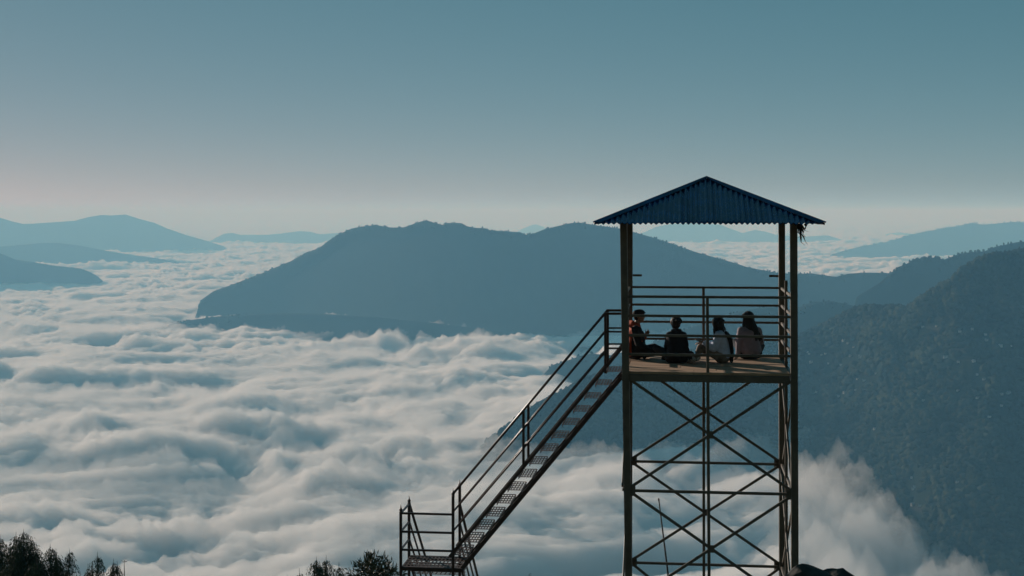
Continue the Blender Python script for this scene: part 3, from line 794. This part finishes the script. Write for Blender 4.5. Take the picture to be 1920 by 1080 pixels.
blob_mesh('hair', [[(c+Vector((0.02, -0.015, 0.03)), (0.098, 0.10, 0.092)), (c+Vector((0.045, -0.025, -0.06)), (0.085, 0.085, 0.09)), (c+Vector((0.065, -0.03, -0.14)), (0.085, 0.075, 0.06))],
                   [(c+Vector((-0.04, -0.06, 0.0)), (0.035, 0.04, 0.06)), (c+Vector((-0.055, -0.06, -0.15)), (0.022, 0.025, 0.05))]]+strands(c+Vector((0.02, -0.015, 0.03)), (0.09, 0.092, 0.085), 18, 5, 1)+strands(c+Vector((0.06, -0.03, -0.12)), (0.09, 0.08, 0.07), 24, 6, 2), 0.009, M['hair'], o, 2)
blob_mesh('shawl', [[(Vector((0.10, -0.02, 0.50)), (0.05, 0.09, 0.05)), (Vector((0.165, -0.04, 0.40)), (0.045, 0.09, 0.06)), (Vector((0.20, -0.04, 0.2)), (0.035, 0.08, 0.08)), (Vector((0.19, -0.04, 0.05)), (0.035, 0.08, 0.05))]], 0.012, M['black'], o, 2)

# fourth person: long hair, pinkish grey top, back to the viewer
o = person(1406, 2.15, 'person with waist long dark hair and pinkish grey top, back turned, propped on left arm')
seated(o, dict(pelvis=(0.02, 0, 0.11), chest=(0.0, 0.03, 0.44), neck=(-0.01, 0.06, 0.585), head=(-0.015, 0.075, 0.725), face=(-0.3, 1, 0.0), front=(-0.2, 1, 0),
     shL=(-0.15, 0.03, 0.50), shR=(0.15, 0.05, 0.50), elL=(-0.195, -0.02, 0.29), elR=(0.215, 0.12, 0.29), wrL=(-0.225, -0.06, 0.08), wrR=(0.13, 0.32, 0.22),
     hdL=(-0.4, -0.8, -0.35), hdR=(-0.5, 0.8, 0), pnL=(0, 0, -1), pnR=(0, 0, -1), curlL=0.15, curlR=0.5,
     hpL=(-0.09, 0.03, 0.11), hpR=(0.11, 0.03, 0.11), knL=(-0.20, 0.40, 0.26), knR=(0.26, 0.34, 0.2), anL=(-0.05, 0.55, 0.07), anR=(0.02, 0.46, 0.07),
     toeL=(0.05, 0.68, 0.05), toeR=(-0.14, 0.52, 0.05), w=0.010, topname='shirt'), ('pinkgrey', 'jeans', 'black'))
c = Vector((-0.015, 0.075, 0.725))
blob_mesh('hair', [[(c+Vector((0.0, -0.02, 0.03)), (0.10, 0.105, 0.095)), (c+Vector((0.015, -0.06, -0.08)), (0.10, 0.075, 0.10)), (c+Vector((0.055, -0.10, -0.22)), (0.115, 0.06, 0.10)), (c+Vector((0.075, -0.12, -0.33)), (0.11, 0.045, 0.08))],
                   [(c+Vector((0.10, -0.08, -0.22)), (0.07, 0.05, 0.09)), (c+Vector((0.17, -0.09, -0.36)), (0.05, 0.035, 0.06))],
                   [(c+Vector((-0.07, -0.05, -0.03)), (0.04, 0.04, 0.06)), (c+Vector((-0.09, -0.05, -0.14)), (0.03, 0.035, 0.06))]]+strands(c+Vector((0.0, -0.02, 0.03)), (0.094, 0.098, 0.088), 18, 7, 1)+strands(c+Vector((0.07, -0.11, -0.30)), (0.12, 0.05, 0.09), 34, 8, 3), 0.009, M['hair'], o, 2)
blob_mesh('hair_clip', [[(c+Vector((-0.075, -0.02, 0.055)), (0.022, 0.02, 0.018)), (c+Vector((-0.055, -0.03, 0.08)), (0.018, 0.02, 0.014))]], 0.006, M['black'], o, 1)

# ------------------------------------------------------------------ trees and plants in the foreground
def leaf_cards(pos, dirs, length, width, rng):
    """thin pointed leaves (two triangles folded along the rib)"""
    n = len(pos); d = dirs/np.linalg.norm(dirs, axis=1, keepdims=True)
    r = rng.normal(size=(n, 3)); s = np.cross(d, r); s /= np.linalg.norm(s, axis=1, keepdims=True)
    up = np.cross(s, d); L = length[:, None]; W = width[:, None]
    a_ = pos; b_ = pos+d*L*0.45+s*W*0.5+up*W*0.15; c_ = pos+d*L; e_ = pos+d*L*0.45-s*W*0.5+up*W*0.15; m_ = pos+d*L*0.45
    V = np.stack([a_, b_, c_, e_, m_], 1).reshape(-1, 3); k = np.arange(n)[:, None]*5
    Fc = np.concatenate([k+np.array([[0, 4, 1]]), k+np.array([[4, 2, 1]]), k+np.array([[0, 3, 4]]), k+np.array([[4, 3, 2]])], 0)
    return V, Fc

def weeping_cypress(tips, Y, base_px, seed, label):
    """several nodding leaders hung with drooping sprays; tips = (px, py, spread in m, length in m)"""
    rng = np.random.RandomState(seed)
    root = Vector((px2X(base_px, Y), Y, 0)); gz = float(ground_height(np.array([root.x]), np.array([Y]))[0]); root.z = gz
    o = empty('weeping_cypress', root); tag(o, label, 'tree', 'weeping cypresses at the bottom of the view')
    tr = MB(); pos = []; dr = []; ln = []; wd = []
    zc = min(py2Z(t[1], Y) for t in tips)-1.4
    tr.tube([(0, 0, -0.3), (0.05, 0, (zc-gz)*0.5), (0, 0.03, zc-gz)], [0.16, 0.12, 0.07], 8)
    for (px, py, sp, lg) in tips:
        top = Vector((px2X(px, Y), Y+rng.uniform(-0.5, 0.5), py2Z(py, Y)))-root
        b0 = Vector((top.x*0.55, top.y*0.5, zc-gz-0.4*rng.rand()))
        tr.tube([b0, b0.lerp(top, 0.5)+Vector((0.03, 0, -0.05)), top-Vector((0, 0, 0.35)), top], [0.04, 0.025, 0.012, 0.004], 6)
        sp *= 1.35; nspray = int(190*lg*sp/0.4)
        for k in range(nspray):
            h = rng.rand()**0.8*lg; start = np.array(top)-np.array([0, 0, 0.12+h])
            a_ = rng.uniform(0, 2*np.pi); reach = sp*(0.55+0.45*min(1, h/(lg*0.15)))*rng.uniform(0.3, 1.0)+0.12*h
            hx, hy = math.cos(a_), math.sin(a_); L = rng.uniform(0.45, 1.0)
            nseg = 9
            for q in range(nseg):
                t = q/nseg
                x_ = reach*(1-(1-t)**2); z_ = 0.12*math.sin(t*2.2)-L*t*t
                p = start+np.array([hx*x_, hy*x_, z_]); pos.append(p+rng.normal(0, 0.012, 3))
                dr.append([hx*0.25+rng.normal(0, .25), hy*0.25+rng.normal(0, .25), -0.35-0.9*t+rng.normal(0, .15)]); ln.append(rng.uniform(0.06, 0.13)); wd.append(rng.uniform(0.012, 0.026))
    V, Fc = leaf_cards(np.array(pos), np.array(dr), np.array(ln), np.array(wd), rng)
    tr.build('trunk', M['bark'], o, True)
    link_mesh('crown', np_mesh('crown', V, Fc), M['cypress'], o)
YT = 42.0
weeping_cypress([(46, 990, .42, 2.2), (26, 1000, .3, 1.8), (57, 1008, .3, 1.6), (68, 1030, .25, 1.2), (38, 1026, .4, 1.4), (55, 1032, .4, 1.4)], YT, 48, 1, 'tallest weeping cypress with a bare spike in the bottom left corner')
weeping_cypress([(2, 1001, .25, 1.5), (34, 1009, .28, 1.7), (14, 1020, .35, 1.3), (-12, 1010, .4, 1.5)], YT+1.5, 12, 2, 'weeping cypress cut by the left edge of the picture')
weeping_cypress([(93, 1020, .3, 1.5), (100, 1032, .28, 1.2), (121, 1036, .22, 1.3), (79, 1040, .3, 1.0), (110, 1045, .35, 1.0), (70, 1045, .35, 1.0)], YT-1, 98, 3, 'weeping cypress with a hooked tip right of the tallest corner tree')
weeping_cypress([(156, 1064, .16, 0.9)], YT, 156, 4, 'lone small cypress tip between the two left clumps')
weeping_cypress([(188, 1030, .24, 0.9), (178, 1054, .2, 0.9), (170, 1062, .2, .8)], YT, 182, 5, 'slim weeping cypress with a tufted top left of the bare leader')
weeping_cypress([(206, 1053, .2, 0.9), (217, 1054, .18, 0.9), (233, 1066, .15, .9), (211, 1058, .15, .8)], YT+.5, 212, 6, 'low weeping cypress with several spikes left of the gap in the trees')
weeping_cypress([(531, 1074, .14, .8), (541, 1074, .12, .7), (558, 1071, .15, .8)], YT, 545, 7, 'row of tiny cypress tips barely showing left of the rounded bush')
weeping_cypress([(590, 1049, .3, 1.1), (608, 1047, .25, 1.1), (597, 1058, .3, 1.0)], YT, 598, 8, 'twin topped weeping cypress nearest the left of the rounded bush')
weeping_cypress([(618, 1058, .22, 1.0), (634, 1057, .2, 1.0)], YT+1, 626, 9, 'weeping cypress with a forked top touching the rounded bush')
# bare leader with a cross of twigs
p0 = at(233, 1080, YT+.5); top = at(233, 1050, YT+.5); gz = float(ground_height(np.array([p0.x]), np.array([p0.y]))[0])
o = empty('bare_sapling', (p0.x, p0.y, gz)); tag(o, 'bare sapling tip with a cross of twigs at the bottom left', 'tree')
m = MB(); m.tube([(0, 0, -.2), (0, 0, top.z-gz-.4), (0, 0, top.z-gz)], [0.05, 0.015, 0.005], 6); m.build('trunk', M['bark'], o, True)
m = MB(); h_ = top.z-gz-0.06
for dx, dz in ((-0.12, 0.05), (0.13, 0.06), (-0.07, -0.02), (0.09, 0.0), (0.02, 0.1)): m.tube([(0, 0, h_), (dx*.5, .02, h_+dz*.3), (dx, 0.03, h_+dz)], [0.008, 0.006, 0.002], 5)
m.build('twigs', M['bark'], o, True)

def bush(px, py_top, wpx, Y, seed):
    rng = np.random.RandomState(seed)
    x = px2X(px, Y); gz = float(ground_height(np.array([x]), np.array([Y]))[0]); ztop = py2Z(py_top, Y)-gz
    o = empty('leafy_tree', (x, Y, gz)); tag(o, 'rounded leafy tree top with glossy leaves beside the stair landing', 'tree')
    m = MB(); m.tube([(0, 0, -.2), (0.06, 0, ztop*0.4), (0, 0, ztop*0.62)], [0.13, 0.1, 0.07], 8)
    Rw = wpx/F*Y/2; ce = np.array([0, 0, ztop-0.95*Rw]); pos = []; dr = []; ln = []; wd = []
    for k in range(130):
        a_, b_ = rng.uniform(0, 2*np.pi), math.asin(rng.uniform(-0.5, 1)); rr = Rw*rng.uniform(0.6, 1.0)
        tip = ce+np.array([math.cos(a_)*math.cos(b_)*rr, math.sin(a_)*math.cos(b_)*rr, math.sin(b_)*rr*0.95])
        st = np.array([0, 0, ztop*0.6])
        mid = (st+tip)/2+rng.normal(0, .08, 3)
        m.tube([st, mid, tip], [0.02, 0.012, 0.004], 5)
        for q in range(16):
            t = rng.uniform(0.6, 1.0); p = mid*(1-t)+tip*t+rng.normal(0, .05, 3)
            out = (tip-ce)/np.linalg.norm(tip-ce); d_ = out*0.8+rng.normal(0, .6, 3)
            pos.append(p); dr.append(d_); ln.append(rng.uniform(0.10, 0.19)); wd.append(rng.uniform(0.028, 0.05))
    V, Fc = leaf_cards(np.array(pos), np.array(dr), np.array(ln), np.array(wd), rng)
    m.build('trunk', M['bark'], o, True)
    link_mesh('crown', np_mesh('crown', V, Fc), M['leaf'], o)
bush(703, 1035, 112, 33.0, 4)

# dark boulders at the foot of the right leg
def boulder(px, py, wpx, Y, seed, label, squash=0.75):
    rng = np.random.RandomState(seed)
    x = px2X(px, Y); gz = float(ground_height(np.array([x]), np.array([Y]))[0]); zt = py2Z(py, Y)-gz
    R = wpx
    bm = bmesh.new(); bmesh.ops.create_icosphere(bm, subdivisions=4, radius=1.0)
    ns = [Vector(rng.normal(size=3)).normalized() for _ in range(16)]; cs = rng.uniform(0.86, 1.0, 16)
    for v in bm.verts:
        d_ = v.co.normalized(); r = 1.0
        for n_, c_ in zip(ns, cs):
            dd = d_.dot(n_)
            if dd > 0.05: r = min(r, c_/dd)
        co = d_*r*(1+0.03*math.sin(d_.x*9+seed)*math.cos(d_.z*7+d_.y*5))
        v.co = Vector((co.x*R, co.y*R*0.9, (co.z+1)*0.5*(zt+0.3)/0.93-0.3))
    zm = max(v.co.z for v in bm.verts)
    for v in bm.verts: v.co.z *= zt/zm
    me = bpy.data.meshes.new('boulder'); bm.to_mesh(me); bm.free()
    o = link_mesh('boulder', me, M['rock'], None); o.location = (x, Y, gz)
    tag(o, label, 'boulder', 'boulders at the foot of the tower')
boulder(1514, 1056, 0.66, 20.5, 3, 'larger dark boulder overlapping the foot of the right front leg')
boulder(1568, 1069, 0.6, 20.9, 8, 'lower dark boulder right of the one hiding the leg foot')
# wisp of dry grass seen over the bottom edge
p0 = at(992, 1080, 22.0); gz = float(ground_height(np.array([p0.x]), np.array([22.0]))[0])
o = empty('dry_stalk', (p0.x, 22.0, gz)); tag(o, 'curled dry stalk poking above the bottom edge of the picture', 'plant')
m = MB(); hh = at(992, 1075, 22.0).z-gz
m.tube([(0, 0, -.1), (0.03, 0, hh*.6), (0, 0, hh-.02), (0.015, 0, hh), (0.035, 0, hh-.01), (0.03, 0, hh-.03)], [0.008, 0.006, 0.005, 0.004, 0.004, 0.003], 5); m.build('stem', M['pole'], o, True)
m = MB(); m.tube([(0.03, 0, hh-.03), (0.02, 0.01, hh-.05), (0.03, 0, hh-.07)], [0.003, 0.008, 0.002], 5); m.build('seed_head', M['pole'], o, True)

# ------------------------------------------------------------------ woods on the hillside and houses
ICO = None
def ico_verts():
    bm = bmesh.new(); bmesh.ops.create_icosphere(bm, subdivisions=2, radius=1.0)
    V = np.array([v.co[:] for v in bm.verts]); bm.verts.index_update(); Fc = np.array([[v.index for v in f.verts] for f in bm.faces]); bm.free(); return V, Fc
IV, IF = ico_verts()
def forest(name, X, Y, Z, Hh, Wd, mat, rng):
    n = len(X); nv = 8
    variants = []
    for k in range(nv):
        d = rng.normal(size=(7, 3)); d /= np.linalg.norm(d, axis=1, keepdims=True)
        r = 1+0.28*np.max(IV @ d.T, axis=1)-0.25+0.22*rng.normal(size=len(IV)); variants.append(IV*r[:, None])
    variants = np.array(variants); idx = rng.randint(0, nv, n); rot = rng.uniform(0, 2*np.pi, n)
    B = variants[idx]; c_, s_ = np.cos(rot)[:, None], np.sin(rot)[:, None]
    bx = (B[:, :, 0]*c_-B[:, :, 1]*s_)*Wd[:, None]/2; by = (B[:, :, 0]*s_+B[:, :, 1]*c_)*Wd[:, None]/2; bz = (B[:, :, 2]+0.75)*Hh[:, None]/1.8
    V = np.stack([bx+X[:, None], by+Y[:, None], bz+Z[:, None]], -1).reshape(-1, 3)
    Fc = (IF[None]+np.arange(n)[:, None, None]*len(IV)).reshape(-1, 3)
    return tag(link_mesh(name, np_mesh(name, V, Fc), mat, smooth=True), kind='stuff')
rng = np.random.RandomState(11)
def ray_hit(px, py):
    Y = np.linspace(1700, 4300, 1600); X = px2X(px, Y); Zr = py2Z(py, Y)
    h = hill_height(HILLSIDE, X, Y); k = np.argmax(h > Zr)
    return X[k], Y[k], h[k]
house_px = [(1514, 662), (1517, 665), (1540, 668), (1548, 666), (1582, 641), (1590, 646), (1601, 653), (1595, 669), (1611, 669), (1613, 672), (1521, 681),
            (1553, 684), (1577, 686), (1642, 702), (1608, 712), (1620, 716), (1604, 733), (1572, 745), (1584, 738), (1531, 737), (1730, 615), (1756, 614), (1823, 619),
            (1800, 624), (1848, 629), (1850, 640), (1876, 651), (1895, 652), (1826, 679), (1832, 705), (1845, 713), (1796, 734), (1878, 741), (1891, 739), (1878, 764),
            (1732, 753), (1773, 672), (1797, 682), (1638, 882), (1710, 898), (1712, 919), (1716, 915), (1795, 906), (1667, 939), (1712, 949), (1725, 950), (1855, 783), (1833, 748), (1640, 806)]
HOUSES = [ray_hit(*p) for p in house_px]
def scatter(ridges, n, px0, px1, Y0, Y1, zmin, dens):
    px = rng.uniform(px0, px1, n); Y = np.sqrt(rng.uniform(Y0*Y0, Y1*Y1, n)); X = px2X(px, Y)
    Z = hill_height(ridges, X, Y)
    k = (Z > zmin) & (rng.rand(n) < dens(X, Y))
    for hx, hy, hz in HOUSES: k &= ~((np.abs(X-hx) < 11) & (Y > hy-26) & (Y < hy+9))
    return X[k], Y[k], Z[k]
X, Y, Z = scatter(HILLSIDE, 60000, 880, 2060, 1900, 3900, -620, lambda x, y: 0.5+0.5*sstep(-0.4, 0.1, fbm(x/210, y/260, 4)))
n = len(X); forest('forest', X, Y, Z-1.5, rng.uniform(6, 15, n), rng.uniform(9, 20, n), M['forest'], rng)
def crest_trees(r, n, px0, px1, back, front, h0, h1):
    px = rng.uniform(px0, px1, n); Yc, _ = r.crest(px); Y = Yc+rng.uniform(-front, back, n); X = px2X(px, Y)
    Z = r.height(X, Y, seed=r.px[0]*0.013)
    k = fbm(px/9, px*0+3, 3)+0.25*rng.normal(size=n) > 0.1
    X, Y, Z = X[k], Y[k], Z[k]; m_ = len(X)
    return X, Y, Z, rng.uniform(h0, h1, m_), rng.uniform(h0, h1, m_)*0.9
for r, n, a0, a1, h0, h1 in ((R_G, 1300, 905, 1720, 6, 17), (R_G, 700, 1700, 2000, 7, 17), (R_C, 1300, 365, 1700, 4, 10), (R_C2, 160, 318, 470, 5, 10), (R_E, 500, 1660, 2000, 5, 11), (R_H, 350, 1030, 1640, 5, 11), (R_D, 260, 1560, 1930, 8, 20)):
    X, Y, Z, Hh, Wd = crest_trees(r, n, a0, a1, 30, 60, h0, h1)
    forest('treeline', X, Y, Z-1.0, Hh, Wd, M['forest'], rng)

def house():
    w, d, h, rh, ov = 7.5, 5.0, 3.0, 1.7, 0.6
    o = empty('house'); m = MB()
    m.add([(-w/2, -d/2, -2), (w/2, -d/2, -2), (w/2, d/2, -2), (-w/2, d/2, -2), (-w/2, -d/2, h), (w/2, -d/2, h), (w/2, d/2, h), (-w/2, d/2, h), (-w/2, 0, h+rh-.1), (w/2, 0, h+rh-.1)],
          [(3, 2, 1, 0), (0, 1, 5, 4), (2, 3, 7, 6), (1, 2, 6, 9, 5), (3, 0, 4, 8, 7)])
    wallo = m.build('wall', M['wallw'], o)
    m = MB()
    for s in (-1, 1):
        e0 = (s*(d/2+ov)); zz = h-rh*ov/(d/2)
        m.add([(-w/2-ov, e0, zz), (w/2+ov, e0, zz), (w/2+ov, 0, h+rh), (-w/2-ov, 0, h+rh), (-w/2-ov, e0, zz+.15), (w/2+ov, e0, zz+.15), (w/2+ov, 0, h+rh+.15), (-w/2-ov, 0, h+rh+.15)],
              [(0, 1, 2, 3), (7, 6, 5, 4), (0, 4, 5, 1), (1, 5, 6, 2), (3, 7, 4, 0)])
    m.build('roof', M['tin'], o)
    return o
proto = None
for k, (px, py) in enumerate(house_px):
    x, y, z = ray_hit(px, py)
    if proto is None: o = proto = house(); kids = list(proto.children)
    else:
        o = proto.copy(); COL.objects.link(o)
        for ch in kids:
            c2 = ch.copy(); COL.objects.link(c2); c2.parent = o
    o.location = (x, y, z+1.0); o.rotation_euler = (0, 0, rng.uniform(-0.7, 0.7)); s = rng.uniform(0.6, 1.05); o.scale = (s*rng.uniform(.8, 1.3), s, s)
    tag(o, 'tiny pale house scattered on the dark hillside right of the tower', 'house', 'houses scattered on the hillside')

# ------------------------------------------------------------------ haze: the air between
m = MB(); x0, x1, y0, y1, z0, z1 = -175000, 175000, -175000, 175000, -1010, 150
m.add([(x0, y0, z0), (x1, y0, z0), (x1, y1, z0), (x0, y1, z0), (x0, y0, z1), (x1, y0, z1), (x1, y1, z1), (x0, y1, z1)],
      [(3, 2, 1, 0), (4, 5, 6, 7), (0, 1, 5, 4), (1, 2, 6, 5), (2, 3, 7, 6), (3, 0, 4, 7)])
tag(m.build('haze', M['haze']), kind='stuff')
